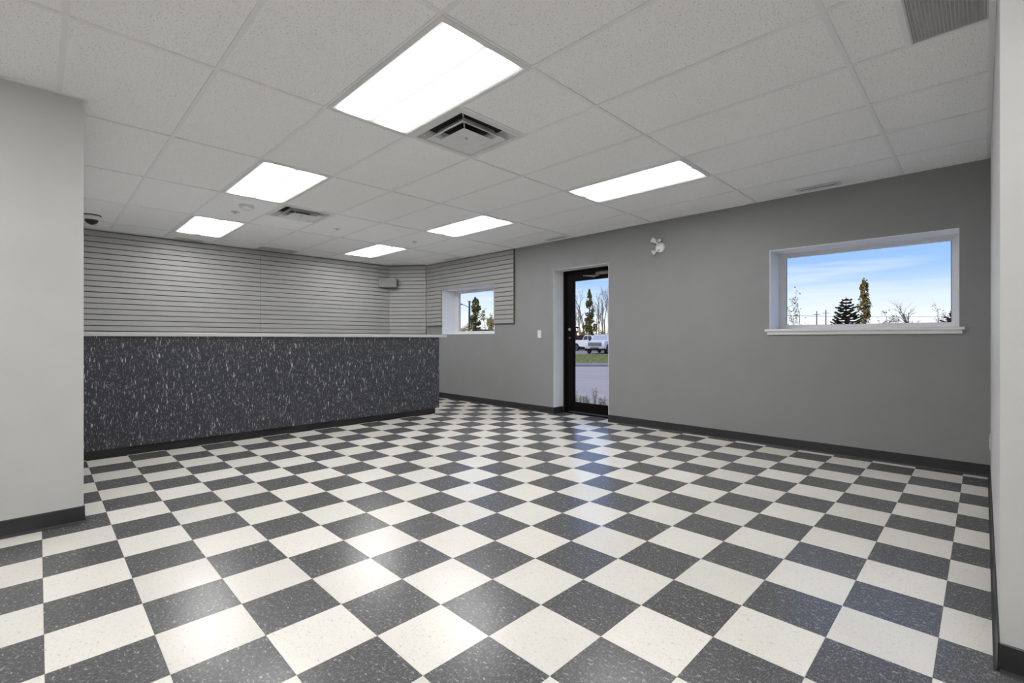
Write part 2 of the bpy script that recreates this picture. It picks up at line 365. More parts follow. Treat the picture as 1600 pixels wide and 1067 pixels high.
# ceiling lights
fr = MB(); hx, hy = .308, .619; ix, iy = .283, .588
for x0, x1, y0, y1 in ((-hx, hx, -hy, -iy), (-hx, hx, iy, hy), (-hx, -ix, -iy, iy), (ix, hx, -iy, iy)): fr.box(x0+.001*(x0<0), x1-.001*(x1>0), y0, y1, -.003, .03)
fr = fr.mesh('frame'); fr.materials.append(M['metalwhite'])
ln = MB().box(-ix, ix, -iy, iy, .004, .02); ln = ln.mesh('diffuser'); ln.materials.append(M['diffuser'])
rimb = MB()
for x0, x1, y0, y1 in ((-ix, ix, -iy, -iy+.006), (-ix, ix, iy-.006, iy), (-ix, -ix+.006, -iy, iy), (ix-.006, ix, -iy, iy)): rimb.box(x0, x1, y0, y1, -.001, .01)
rimb = rimb.mesh('lens_rim'); rimb.materials.append(M['plastic'])
LL = ['largest bright rectangular ceiling light, nearest, beside the big square air diffuser',
      'middle one of the left row of ceiling lights, just before the smoke detector',
      'left-row ceiling light nearest the slatted back wall, by the dome camera',
      'bright ceiling light in front of the wall between glass door and large window',
      'middle one of the right row of ceiling lights, before the glass door',
      'smallest ceiling light, farthest, near the slatted corner',
      'added unseen ceiling light panel overhead behind the viewpoint', 'added unseen ceiling light panel over the far left entry area', 'added unseen ceiling light panel over the rear entry area']
for (k, m_), lab in zip(lights, LL):
    r = thing('ceiling_light', lab, 'ceiling light', ((kx(k)+kx(k+1))/2, (my(m_)+my(m_+1))/2, ZC), 0, 'recessed ceiling lights')
    link('frame', fr, r); link('diffuser', ln, r); link('lens_rim', rimb, r)

# square stepped air diffusers
def sq_ring(b, a, za, c, zb, t=.003):
    vs = []
    for h, z in ((a, za), (c, zb)):
        vs += [(-h,-h,z),(h,-h,z),(h,h,z),(-h,h,z)]
    vs += [(x, y, z+t) for x, y, z in vs]
    fs = [(i, (i+1)%4, 4+(i+1)%4, 4+i) for i in range(4)]+[(8+i, 12+i, 12+(i+1)%4, 8+(i+1)%4) for i in range(4)]
    fs += [(i, 8+i, 8+(i+1)%4, (i+1)%4) for i in range(4)]+[(4+i, 4+(i+1)%4, 12+(i+1)%4, 12+i) for i in range(4)]
    b.add(vs, fs)
def air_diffuser(d, lab):
    r = thing('air_diffuser', lab, 'air diffuser', ((d[0]+d[1])/2, (d[2]+d[3])/2, ZC), 0, 'square ceiling air diffusers')
    b = MB(); sq_ring(b, .305, 0, .262, -.004); sq_ring(b, .262, -.004, .215, .055); b.obj('outer_frame', M['metalwhite'], r)
    b = MB(); sq_ring(b, .205, -.022, .165, -.004); sq_ring(b, .165, -.004, .145, .040); b.obj('middle_cone', M['metalwhite'], r)
    b = MB(); sq_ring(b, .135, -.026, .10, -.016); b.box(-.10, .10, -.10, .10, -.016, -.012); b.obj('centre_plate', M['metalwhite'], r)
    MB().lathe([(.012, -.019), (.012, -.015)], 12).obj('screw', M['steel'], r)
    for sx_, sy_ in ((1,1),(1,-1),(-1,1),(-1,-1)): MB().tube([(sx_*.215, sy_*.215, .05), (sx_*.10, sy_*.10, -.008)], .004, 5).obj('bracket', M['metalwhite'], r)
    MB().box(-.215, .215, -.215, .215, .056, .059).obj('duct_opening', M['black'], r)
air_diffuser(D1, 'large square stepped air diffuser touching the nearest ceiling light')
air_diffuser(D2, 'small distant square air diffuser beside the smoke detector')
# return grille with egg-crate core
r = thing('return_grille', 'grey egg-crate return air grille at the top right ceiling edge', 'air grille', (GRILLE[0], GRILLE[2], ZC))
gw, gh = GRILLE[1]-GRILLE[0], GRILLE[3]-GRILLE[2]
M['grille'] = mat('grille_grey', (.62,.62,.62), .5)
b = MB(); b.box(0, gw, 0, .008, 0, .016).box(0, gw, gh-.008, gh, 0, .016).box(0, .008, 0, gh, 0, .016).box(gw-.008, gw, 0, gh, 0, .016); b.obj('grille_frame', M['grille'], r)
b = MB(); n = 44
for i in range(1, n): b.box(gw*i/n-.0015, gw*i/n+.0015, .008, gh-.008, .002, .013)
o = b.obj('long_fins', M['grille'], r); o['kind'] = 'stuff'
b = MB(); n = 20
for i in range(1, n): b.box(.008, gw-.008, gh*i/n-.0015, gh*i/n+.0015, .002, .013)
o = b.obj('cross_fins', M['grille'], r); o['kind'] = 'stuff'
MB().box(0, gw, 0, gh, .03, .034).obj('grille_back', mat('grille_dark', (.22,.22,.22), .8), r)
# slot of plenum grille by the slatted wall
r = thing('transfer_grille', 'dull grey ceiling transfer grille against the slatted back wall', 'air grille', (kx(2)+TW, 6.88, ZC))
gw = .616-2*TW; b = MB(); b.box(0, gw, 0, .012, 0, .012).box(0, gw, .285, .297, 0, .012).box(0, .012, .012, .285, 0, .012).box(gw-.012, gw, .012, .285, 0, .012); b.obj('grille_frame', M['grille'], r)
for i in range(12): MB().box(.012, gw-.012, .02+i*.0225, .034+i*.0225, .003, .006).obj('louvre', M['grille'], r)
MB().box(0, gw, 0, .297, .02, .024).obj('grille_back', M['black'], r)
# small linear ceiling vents along the walls
def linear_vent(cx, cy, L, rz, lab):
    r = thing('linear_vent', lab, 'air vent', (cx, cy, ZC), rz, 'slim ceiling vents along the walls')
    b = MB(); h = L/2
    b.box(-h-.035, h+.035, -.05, -.018, -.006, 0).box(-h-.035, h+.035, .018, .05, -.006, 0).box(-h-.035, -h, -.018, .018, -.006, 0).box(h, h+.035, -.018, .018, -.006, 0)
    b.obj('vent_frame', M['metalwhite'], r)
    MB().box(-h, h, -.018, .018, -.001, .0005).obj('slot', M['black'], r)
    n = 14; fm = MB().box(-.0015, .0015, -.018, .018, -.005, 0).mesh('fin'); fm.materials.append(M['metalwhite'])
    for i in range(1, n): o = link('fin', fm, r); o.location = (-h+L*i/n, 0, 0)
linear_vent(4.525, -.197, .30, math.pi/2, 'slim slotted ceiling vent above the large right window')
linear_vent(4.55, 3.13, .30, math.pi/2, 'slim slotted ceiling vent above the glass door')
linear_vent(4.55, 5.63, .28, math.pi/2, 'slim slotted ceiling vent above the small window')
linear_vent(.69, 7.10, .30, 0, 'slim slotted ceiling vent at the back wall behind the left-row light')
# smoke detector, sprinklers, dome camera
def at_ceiling(name, lab, cat, x, y, group=None): return thing(name, lab, cat, (x, y, ZC+.004), 0, group)
r = at_ceiling('smoke_detector', 'round white smoke detector on the ceiling between two lights', 'smoke detector', .737, 4.50)
MB().lathe([(.078, .002), (.078, -.010), (.070, -.014)], 28).obj('base_ring', M['plastic'], r, True)
MB().lathe([(.064, -.012), (.062, -.030), (.050, -.042), (.02, -.046)], 28).obj('housing', M['plastic'], r, True)
for x, y, lab in ((.725, 4.87, 'small sprinkler head beside the smoke detector'), (1.96, 4.84, 'small sprinkler head right of the distant square diffuser'), (3.196, 4.83, 'small sprinkler head between the two far right ceiling lights')):
    r = at_ceiling('sprinkler_head', lab, 'sprinkler', x, y, 'ceiling sprinkler heads')
    MB().lathe([(.045, .002), (.045, -.004), (.022, -.010)], 20).obj('escutcheon', M['metalwhite'], r, True)
    MB().lathe([(.010, -.004), (.010, -.012), (.006, -.013)], 10).obj('body', M['steel'], r, True)
    MB().lathe([(.014, -.018), (.015, -.0165), (.006, -.015)], 12).obj('deflector', M['steel'], r)
    b = MB()
    for s in (-1, 1): b.tube([(s*.008, 0, -.010), (s*.012, 0, -.014), (s*.003, 0, -.018)], .002, 5)
    b.obj('yoke', M['steel'], r)
r = at_ceiling('dome_camera', 'white security dome camera with black lens bubble at the left ceiling', 'security camera', -.47, 6.27)
MB().lathe([(.092, .002), (.092, -.010)], 32).obj('gasket', M['black'], r, True)
MB().lathe([(.090, -.010), (.088, -.026), (.078, -.052), (.066, -.056)], 32).obj('housing', M['plastic'], r, True)
MB().lathe([(.066, -.050)]+[(.066*math.cos(a), -.052-.062*math.sin(a)) for a in (.2,.45,.7,.95,1.2,1.4,1.52)], 32).obj('bubble', M['smoked'], r, True)

# ------------------------------------------------------------------ slatwall
GZ = lambda k: 1.254+.0762*k
slat_cache = {}
def slat(parent, L, x, h=.0662, z=0, depth=.018):
    key = (round(L,4), round(h,4))
    if key not in slat_cache:
        b = MB(); pr = [(0,0),(depth-.0015,0),(depth,.0015),(depth,h-.0015),(depth-.0015,h),(0,h)]
        vs = [(0, -p, q) for p, q in pr]+[(L, -p, q) for p, q in pr]; n = 6
        b.add(vs, [tuple(range(n)), tuple(range(2*n-1, n-1, -1))]+[(i, (i+1)%n, (i+1)%n+n, i+n) for i in range(n)])
        m = b.mesh('slat'); m.materials.append(M['slat']); slat_cache[key] = m
    o = link('slat', slat_cache[key], parent); o.location = (x, -.0042, z); return o
ZTOP = ZC-.004
def panel(lab, A, B, k0, cut=None, k1=None):
    """panel from A to B seen with its front on the right-hand side of A->B (local -y)"""
    d = Vector((B[0]-A[0], B[1]-A[1], 0)); L = d.length-.001
    r = thing('slatwall_panel', lab, 'slatwall', (A[0], A[1], 0), math.atan2(d.y, d.x), 'grey slatwall panels')
    bk = MB(); zb = GZ(k0)
    if cut:
        bk.box(0, cut[0], -.004, -.0005, zb, ZTOP).box(cut[1], L, -.004, -.0005, zb, ZTOP).box(cut[0], cut[1], -.004, -.0005, cut[2], ZTOP)
    else: bk.box(0, L, -.004, -.0005, zb, ZTOP)
    bk.obj('backing', M['slat_back'], r)
    k = k0
    while GZ(k)+.005 < ZTOP:
        z0 = GZ(k)+.005; h = min(.0662, ZTOP-z0)
        if h > .006:
            if cut and z0+.01 < cut[2]:
                slat(r, cut[0], 0, h, z0); slat(r, L-cut[1], cut[1], h, z0)
            else: slat(r, L, 0, h, z0)
        k += 1
    return r
SEAM = 1.714
panel('left slatwall panel of the back wall, above the counter', (XL, YB), (SEAM-.001, YB), -8)
panel('right slatwall panel of the back wall, ending at the angled corner', (SEAM+.001, YB), (CB[0]-.004, YB), -8)
panel('narrow slatwall panel across the angled corner', (CB[0]+.010, CB[1]-.012), (CA[0]-.010, CA[1]+.012), -8)
pw = panel('slatwall panel around the small window', (XW, CA[1]-.008), (XW, 4.118), 2, (CA[1]-.008-W2[1], CA[1]-.008-W2[0], W2[3]))
Lp = CA[1]-.008-4.118
MB().box(Lp, Lp+.016, -.026, 0, GZ(2)-.006, ZTOP).obj('edge_shadow_trim', M['trimdark'], pw)  # dark end cap, with the gap shadow beside it put into its colour
MB().box(0, CA[1]-.008-W2[1], -.024, 0, GZ(2)-.008, GZ(2)+.002).obj('edge_shadow_trim', M['trimdark'], pw)  # dark strip standing in for the shadow of the bottom lip
MB().box(CA[1]-.008-W2[0], Lp, -.024, 0, GZ(2)-.008, GZ(2)+.002).obj('edge_shadow_trim', M['trimdark'], pw)  # same painted lip shadow on the other side of the window
# grey box across the corner
r = thing('wall_box', 'grey rectangular box mounted high across the slatwall corner', 'wall box', (4.075, 7.085, 2.182), math.radians(-45))
MB().box(-.18, .18, -.06, .06, 0, .182).obj('cover', paint('box_grey', (.27,.27,.27)), r, bevel=.008)
MB().box(-.165, .165, .06, .10, .012, .17).obj('mounting_plate', M['trimdark'], r)
MB().box(.150, .153, -.0615, -.05, .004, .178).obj('cover_seam', M['trimdark'], r)

# ------------------------------------------------------------------ counter
r = thing('service_counter', 'long dark speckled laminate service counter', 'counter', (0, 4.55, 0))
XE = 3.454
MB().box(XL+.012, XE, 0, .018, .092, 1.17).obj('front_panel', M['laminate'], r)
MB().box(XE-.018, XE, .018, .60, .092, 1.17).obj('end_panel', M['laminate'], r)
MB().box(XL+.012, XE-.018, .585, .60, .092, 1.17).obj('back_panel', M['laminate'], r)
MB().box(XL+.012, XE-.035, .055, .56, .0, .092).obj('toe_kick', M['base'], r)
MB().box(XL+.012, XE-.018, .018, .585, .092, .11).obj('bottom_shelf', M['laminate'], r)
ct = MB().box(XL+.012, 3.59, 4.525, 5.20, 1.171, 1.209).obj('countertop', M['counter_top'], None, bevel=.004)
tag(ct, 'long pale grey countertop on the dark speckled counter', 'countertop')

# ------------------------------------------------------------------ windows
XG = 4.985
def window(name, w, gy0, gy1, gz0, gz1, sill):
    y0, y1, z0, z1 = w; r = sempty(name)
    b = MB(); b.box(XW-.001, XG, y0, y0+.006, z0, z1).box(XW-.001, XG, y1-.006, y1, z0, z1).box(XW-.001, XG, y0+.006, y1-.006, z1-.006, z1).box(XW-.001, XG, y0+.006, y1-.006, z0, z0+.004)
    b.obj('reveal', M['reveal'], r)
    b = MB()
    for a0, a1, c0, c1 in ((y0, gy0, z0, z1), (gy1, y1, z0, z1), (gy0, gy1, z0, gz0), (gy0, gy1, gz1, z1)): b.box(XG, XO-.005, a0, a1, c0, c1)
    b.obj('window_frame', M['vinyl'], r)
    b = MB(); e = .016    # glazing bead stepping back towards the pane
    for a0, a1, c0, c1 in ((gy0, gy0+e, gz0, gz1), (gy1-e, gy1, gz0, gz1), (gy0+e, gy1-e, gz0, gz0+e), (gy0+e, gy1-e, gz1-e, gz1)): b.box(XG+.018, XO-.008, a0, a1, c0, c1)
    b.obj('glazing_bead', M['vinyl'], r)
    b = MB(); q = .005
    for a0, a1, c0, c1 in ((gy0+e, gy0+e+q, gz0+e, gz1-e), (gy1-e-q, gy1-e, gz0+e, gz1-e)): b.box(XG+.03, XG+.036, a0, a1, c0, c1)
    b.obj('spacer', M['trimdark'], r)
    MB().box(XG+.036, XG+.040, gy0+e-.002, gy1-e+.002, gz0+e-.002, gz1-e+.002).obj('pane', M['glass'], r)
    if sill:
        b = MB().box(XW-.035, XW, y0-.034, y1+.040, z0-.018, z0+.006)
        b.obj('sill', M['vinyl'], r, bevel=.003)
        MB().box(XW-.018, XW, y0-.02, y1+.02, z0-.052, z0-.018).obj('apron', M['vinyl'], r, bevel=.003)
    return r
window('window_1', W1, -1.150, .225, 1.283, 2.062, True)
window('window_2', W2, 4.65, 5.985, 1.280, 2.055, False)

# ------------------------------------------------------------------ glass door
XD = 4.905; dr = sempty('door_1', (XD, 0, 0))
y0, y1 = DR[0], DR[1]
b = MB(); b.box(0, .11, y0, y0+.045, 0, DR[3]).box(0, .11, y1-.05, y1, 0, DR[3]).box(0, .11, y0+.045, y1-.05, 2.155, DR[3]); b.obj('door_frame', M['bronze'], dr)
b = MB(); ga, gb = 2.432, 3.094
b.box(.018, .062, y0+.049, ga, .035, 2.150).box(.018, .062, gb, y1-.054, .035, 2.150).box(.018, .062, ga, gb, .035, .168).box(.018, .062, ga, gb, 2.043, 2.150); b.obj('door_leaf', M['bronze'], dr, bevel=.003)
b = MB(); e = .012
for a0, a1, c0, c1 in ((ga, ga+e, .168, 2.043), (gb-e, gb, .168, 2.043), (ga+e, gb-e, .168, .18), (ga+e, gb-e, 2.031, 2.043)): b.box(.026, .054, a0, a1, c0, c1)
b.obj('glazing_bead', M['bronze'], dr)
MB().box(.038, .043, ga+e-.003, gb-e+.003, .178, 2.034).obj('pane', M['glass'], dr)
MB().box(-.015, .12, y0+.01, y1-.01, 0.0005, .022).obj('threshold', M['bronze'], dr)
cl_ = MB().box(-.035, .016, 2.40, 2.66, 2.078, 2.132).obj('door_closer', mat('closer_bronze', (.07,.045,.03), .35, .5), dr, bevel=.006)
MB().tube([(-.02, 2.60, 2.078), (-.03, 2.62, 2.070), (-.05, 2.86, 2.090)], .008, 8).obj('closer_arm', M['steel'], cl_)
MB().tube([(-.05, 2.86, 2.092), (-.01, 2.68, 2.06)], .007, 8).obj('closer_arm', M['steel'], cl_)
RX = Matrix.Rotation(-math.pi/2, 4, 'Y')
def disc(y, z, r_, d, x=.018): return MB().lathe([(r_, 0), (r_, d*.7), (r_*.8, d)], 20, Matrix.Translation((x, y, z)) @ RX)
disc(3.162, 1.295, .024, .02).obj('lock_cylinder', M['steel'], dr)
disc(3.162, 1.162, .012, .02).obj('latch_turn', M['steel'], dr)
b = MB(); b.tube([(.06, 3.10, 1.325), (.12, 3.085, 1.325), (.12, 3.085, 1.255), (.06, 3.10, 1.255)], .014, 8); b.obj('pull_handle', M['bronze'], dr)
b = MB(); b.box(XW-.001, XD, y1-.004, y1, .0, DR[3]).box(XW-.001, XD, y0, y0+.004, .0, DR[3]).box(XW-.001, XD, y0+.004, y1-.004, DR[3]-.004, DR[3])
struct(b.obj('trim_2', M['reveal']))

# ------------------------------------------------------------------ wall fittings
r = thing('light_switch', 'white light switch on the grey wall left of the glass door', 'light switch', (XW, 3.566, 1.164))
MB().box(-.006, 0, -.037, .037, 0, .118).obj('cover_plate', M['plastic'], r, bevel=.002)
MB().box(-.010, -.006, -.016, .016, .026, .092).obj('rocker', M['plastic'], r, bevel=.0015)
b = MB()
for z in (.012, .106): b.lathe([(.003, 0), (.003, .001)], 8, Matrix.Translation((-.006, 0, z)) @ RX)
b.obj('screws', M['steel'], r)
r = thing('wall_outlet', 'white outlet plate low on the right side wall', 'outlet', (4.469, YR, .262))
MB().box(-.037, .037, 0, .006, 0, .118).obj('cover_plate', M['plastic'], r, bevel=.002)
for z in (.028, .072): MB().box(-.015, .015, .006, .008, z-.012, z+.016).obj('socket', M['metalwhite'], r, bevel=.001)
r = thing('emergency_light', 'white twin-head emergency light on the grey wall right of the door', 'emergency light', (XW, 1.535, 2.302))
MB().lathe([(.064, 0), (.064, .012), (.054, .022), (.02, .026)], 28, RX).obj('base_plate', M['plastic'], r, True)
for s, tgt, nm in ((1, Vector((-.075, .055, .085)), 'lamp_head'), (-1, Vector((-.075, .045, -.062)), 'lamp_head')):
    root = Vector((-.02, .012, .028*s)); axis = (Vector((-.35, .75, .45*s))).normalized()
    MB().tube([root, root+Vector((-.03, .005, .02*s)), tgt], [.012, .011, .012], 8).obj('arm', M['plastic'], r)
    q = axis.to_track_quat('Z', 'Y').to_matrix().to_4x4()
    h = MB().lathe([(.016, -.030), (.024, -.022), (.031, .010), (.034, .022), (.034, .028), (.030, .028)], 20, Matrix.Translation(tgt) @ q).obj(nm, M['plastic'], r, True)
    MB().lathe([(.029, .0285), (.026, .031), (.012, .033)], 20, Matrix.Translation(tgt) @ q).obj('lens', mat('clear_lens', (.5,.5,.5), .15), h)
MB().lathe([(.022, -.02), (.025, 0), (.018, .02)], 14, Matrix.Translation((-.035, .0, .085))).obj('knuckle', M['plastic'], r, True)

# ------------------------------------------------------------------ outdoors
GZ0 = -.40
def ground(name, x0, x1, y0, y1, z0, z1, m): return struct(MB().box(x0, x1, y0, y1, z0, z1).obj(name, m))
M['asphalt'] = noise_tint(mat('asphalt', (.3,.28,.3), .9), 2.0, (.38,.325,.305), (.45,.385,.36), (.6,.2,1), 8)
M['gravel'] = noise_tint(mat('gravel_lot', (.25,.22,.2), .95), 3, (.22,.2,.19), (.3,.27,.25), (1,1,1), 8)
M['grassm'] = noise_tint(mat('grass', (.1,.12,.03), .9), 4, (.17,.19,.05), (.27,.25,.08), (1,1,1), 6)
M['concrete'] = noise_tint(mat('concrete', (.3,.3,.3), .85), 5, (.22,.22,.23), (.30,.30,.31), (1,1,1), 6)
# lanes run square to the line of sight through the door: u along view, v across
c45, s45 = math.cos(math.radians(48)), math.sin(math.radians(48))
fwd = Vector((math.cos(YAW), math.sin(YAW), 0)); rgt = Vector((math.sin(YAW), -math.cos(YAW), 0))
E0 = Vector((CAM.x, CAM.y, 0)); ORI = math.atan2(fwd.y, fwd.x)
def slab(name, d0, d1, s0, s1, z0, z1, m):
    b = MB(); P = [E0+fwd*d+rgt*s for d, s in ((d0,s0),(d1,s0),(d1,s1),(d0,s1))]
    b.add([(p.x,p.y,z0) for p in P]+[(p.x,p.y,z1) for p in P], [(0,3,2,1),(4,5,6,7),(0,1,5,4),(1,2,6,5),(2,3,7,6),(3,0,4,7)]); return b.obj(name, m)
struct(MB().box(XO, 160, -90, 160, GZ0-.3, GZ0).obj('ground', M['asphalt']))
struct(slab('kerb', 26.6, 28.2, -60, 80, GZ0-.05, GZ0+.10, M['concrete']))
gs = slab('grass', 28.2, 45.0, -60, 80, GZ0-.05, GZ0+.08, M['grassm']); gs['kind'] = 'stuff'; tag(gs, 'strip of short green grass between the asphalt and the parked pickups', 'grass')
b = MB(); rg = random.Random(3)
for i in range(9000):
    d, s = 28.4+16.5*rg.random(), -1+13*rg.random(); p = E0+fwd*d+rgt*s; a = rg.random()*6.28; h = .05+.09*rg.random(); w = .012
    b.add([(p.x-math.cos(a)*w, p.y-math.sin(a)*w, GZ0+.08), (p.x+math.cos(a)*w, p.y+math.sin(a)*w, GZ0+.08), (p.x+.04*math.sin(a), p.y, GZ0+.08+h)], [(0,1,2)])
o = b.obj('grass_blades', M['grassm'], gs); o['kind'] = 'stuff'
struct(slab('gravel_lot', 45.0, 120, -60, 90, GZ0-.05, GZ0+.09, M['gravel']))
struct(MB().box(XO, XO+1.1, 1.9, 3.7, GZ0, -.03).obj('door_step', M['concrete']))
def wp(px, dep): return E0+fwd*dep+rgt*((px-CX)/F*dep)   # ground point on a bearing at a distance from the entry

# trees ------------------------------------------------------------
def leaf_mat(name, lo, hi): return noise_tint(mat(name, lo, .8), 3.5, lo, hi, (1,1,1), 3)
M['bark'] = noise_tint(mat('bark', (.09,.07,.055), .9), 20, (.07,.055,.045), (.13,.10,.08), (1,1,.2))
M['palebark'] = noise_tint(mat('aspen_bark', (.22,.19,.16), .9), 12, (.14,.12,.10), (.28,.25,.22), (1,1,.3))
M['spruce'] = leaf_mat('spruce_needles', (.018,.022,.012), (.045,.045,.02))
M['gold'] = leaf_mat('autumn_gold_leaves', (.12,.10,.02), (.30,.22,.05))
M['olive'] = leaf_mat('olive_leaves', (.08,.085,.02), (.24,.20,.05))
M['yellow'] = leaf_mat('pale_yellow_leaves', (.30,.25,.08), (.50,.42,.18))
M['grey_leaf'] = leaf_mat('grey_green_leaves', (.12,.12,.08), (.25,.22,.14))
def quad(b, p, s, rg):
    a = Vector((rg.gauss(0,1), rg.gauss(0,1), rg.gauss(0,1))).normalized(); c = a.orthogonal().normalized()*s; d = a.cross(c).normalized()*s*.7
    b.add([p-c, p+d, p+c, p-d], [(0,1,2,3)])
def branchy(b, p, d, L, r, depth, rg, spread=.6, tips=None, n=3, up=.15):
    q = p+d*L*.5+Vector((rg.uniform(-1,1), rg.uniform(-1,1), 0))*L*.04; e = p+d*L+Vector((rg.uniform(-1,1), rg.uniform(-1,1), rg.uniform(-.3,.6)))*L*.08
    b.tube([p, q, e], [r, r*.8, r*.55], 5 if depth > 1 else 3, False)
    if tips is not None and depth <= 1: tips += [q, e]
    if depth == 0: return
    for i in range(n):
        t = .35+.65*(i+rg.random())/n; a = rg.random()*6.283
        o = d.orthogonal().normalized(); o = Matrix.Rotation(a, 3, d) @ o
        nd = (d+o*spread*(.7+.6*rg.random())+Vector((0,0,up))).normalized()
        branchy(b, p.lerp(e, t), nd, L*(.5+.2*rg.random()), r*.5, depth-1, rg, spread, tips, n, up)
def tree_root(name, lab, cat, p, group=None): return thing(name, lab, cat, (p.x, p.y, GZ0+.09), 0, group)
def columnar(lab, p, h, r0, leaf, seed, n=1600, ls=.13, bare=.0, cat='tree', skew=0, group=None, topthin=.45):
    rg = random.Random(seed); t = tree_root('columnar_tree', lab, cat, p, group)
    b = MB(); b.tube([(0,0,0), (.05,0,h*.5), (skew,.03,h*.98)], [r0*.14, r0*.09, .02], 7)
    for i in range(34):
        z = h*(.08+.85*i/34); a = rg.random()*6.28; w = r0*min(1, 1.5*(1-z/h)+.15)
        b.tube([(skew*z/h,0,z), (skew*z/h+math.cos(a)*w*.8, math.sin(a)*w*.8, z+w*1.3)], [.025, .008], 4, False)
    b.obj('trunk', M['bark'], t)
    b = MB()
    clumps = [(h*(.05+.95*rg.random()**1.15), rg.random()*6.28, rg.random()) for _ in range(60)]
    for i in range(n):
        z0, a0, q = clumps[int(rg.random()*60)]; z = z0+rg.gauss(0, h*.022)
        if z < h*.02 or z > h: continue
        f = z/h; prof = min(1, f*5+.35)*(1-f)**topthin
        w = r0*prof; a = a0+rg.gauss(0,.5); rr = w*(.35+.6*q+rg.gauss(0,.12))
        quad(b, Vector((skew*f+math.cos(a)*rr, math.sin(a)*rr, z)), ls*(.6+.7*rg.random()), rg)
    b.obj('foliage', leaf, t); return t
def spruce(lab, p, h, r0, seed, cat='tree'):
    rg = random.Random(seed); t = tree_root('spruce_tree', lab, cat, p)
    MB().tube([(0,0,0), (0,.02,h*.6), (.03,0,h)], [.16, .09, .015], 7).obj('trunk', M['bark'], t)
    br = MB(); fo = MB(); z = .5
    while z < h*.97:
        f = z/h; L = r0*(1-f)**.75*(.85+.3*rg.random())+.12; n = 6 if f < .8 else 4; a0 = rg.random()*6.28
        for i in range(n):
            a = a0+6.283*i/n+rg.uniform(-.2,.2); l = L*(.7+.45*rg.random()); d = Vector((math.cos(a), math.sin(a), 0))
            pts = [Vector((0,0,z)), d*l*.55+Vector((0,0,z-.02*l)), d*l+Vector((0,0,z+.22*l))]
            br.tube(pts, [.03*(1-f)+.012, .018, .006], 4, False)
            m = int(16+34*l)
            for k in range(m):
                u = .12+.88*k/m; q = pts[0].lerp(pts[1], u*2) if u < .5 else pts[1].lerp(pts[2], u*2-1)
                for sgn in (-1, 1):
                    sd = Vector((-d.y, d.x, 0))*sgn; tw = .34*(1.1-u*.55)*(.6+.6*rg.random()); e = q+(sd*.8+d*.5+Vector((0,0,rg.uniform(-.35,.15))))*tw
                    n_ = Vector((0,0,.06)); fo.add([q-n_, e, q+n_+d*.05], [(0,1,2)])
        z += h*.046*(.8+.4*rg.random())
    br.obj('branches', M['bark'], t); fo.obj('foliage', M['spruce'], t); return t
def bare(lab, p, h, seed, depth=3, spread=.55, leaf=None, nl=3, r0=None, m='bark', ls=.08, group=None, n=3, name='bare_tree', tr=.5):
    rg = random.Random(seed); t = tree_root(name, lab, 'tree', p, group); b = MB(); tips = []
    r0 = r0 or h*.014
    d = Vector((rg.uniform(-.05,.05), rg.uniform(-.05,.05), 1)).normalized()
    b.tube([(0,0,0), d*h*tr], [r0*1.25, r0], 6, False)
    for i in range(2): 
        branchy(b, d*h*tr*(.75+.25*i), (d+Vector((rg.uniform(-.25,.25), rg.uniform(-.25,.25), 0))).normalized(), h*(1-tr)*(.75+.2*i), r0*.85, depth, rg, spread, tips, n)
    k = h/max(v[2] for v in b.v); b.v = [(v[0]*k, v[1]*k, v[2]*k) for v in b.v]; tips = [q*k for q in tips]
    b.obj('branches', M[m], t)
    if leaf is not None:
        f = MB()
        for q in tips:
            for _ in range(nl): quad(f, q+Vector((rg.gauss(0,.12), rg.gauss(0,.12), rg.gauss(0,.12))), ls*(.6+.7*rg.random()), rg)
        f.obj('foliage', leaf, t)
    return t
def hgt(py, dep): return CAM.z+(CY-py)/F*dep-(GZ0+.09)
# seen through the large window
spruce('dark spruce tree outside the large window', wp(1322, 46), hgt(463, 46), 2.0, 11)
columnar('golden columnar tree right behind the dark spruce', wp(1350, 50), hgt(432, 50), .85, M['gold'], 12, 1900, .12, skew=.25)
bare('bare forked tree in the right half of the large window', wp(1426, 44), hgt(466, 44), 13, 3, .7, None, tr=.35, n=3, r0=.13)
bare('sparse tree with few leaves at the left end of the large window', wp(1247, 40), hgt(452, 40), 14, 3, .5, M['grey_leaf'], 1, ls=.075, r0=.05)
bare('low scrubby tree left of the bare forked tree', wp(1385, 42), hgt(484, 42), 15, 3, .8, M['grey_leaf'], 1, ls=.08, r0=.07, tr=.3)
bare('low twiggy shrub right of the bare forked tree', wp(1398, 43), hgt(488, 43), 19, 3, .9, M['grey_leaf'], 1, ls=.07, r0=.07, tr=.3)
bare('thin pale sapling near the right end of the large window', wp(1466, 46), hgt(470, 46), 16, 3, .4, M['grey_leaf'], 1, ls=.06, r0=.06)
bare('small orange-leaved sapling low at the left of the large window', wp(1253, 36), hgt(499, 36), 17, 2, .8, M['yellow'], 2, ls=.08, r0=.05, tr=.3)
spruce('dark evergreen cut off by the right edge of the large window', wp(1494, 40), hgt(484, 40), 1.8, 18)
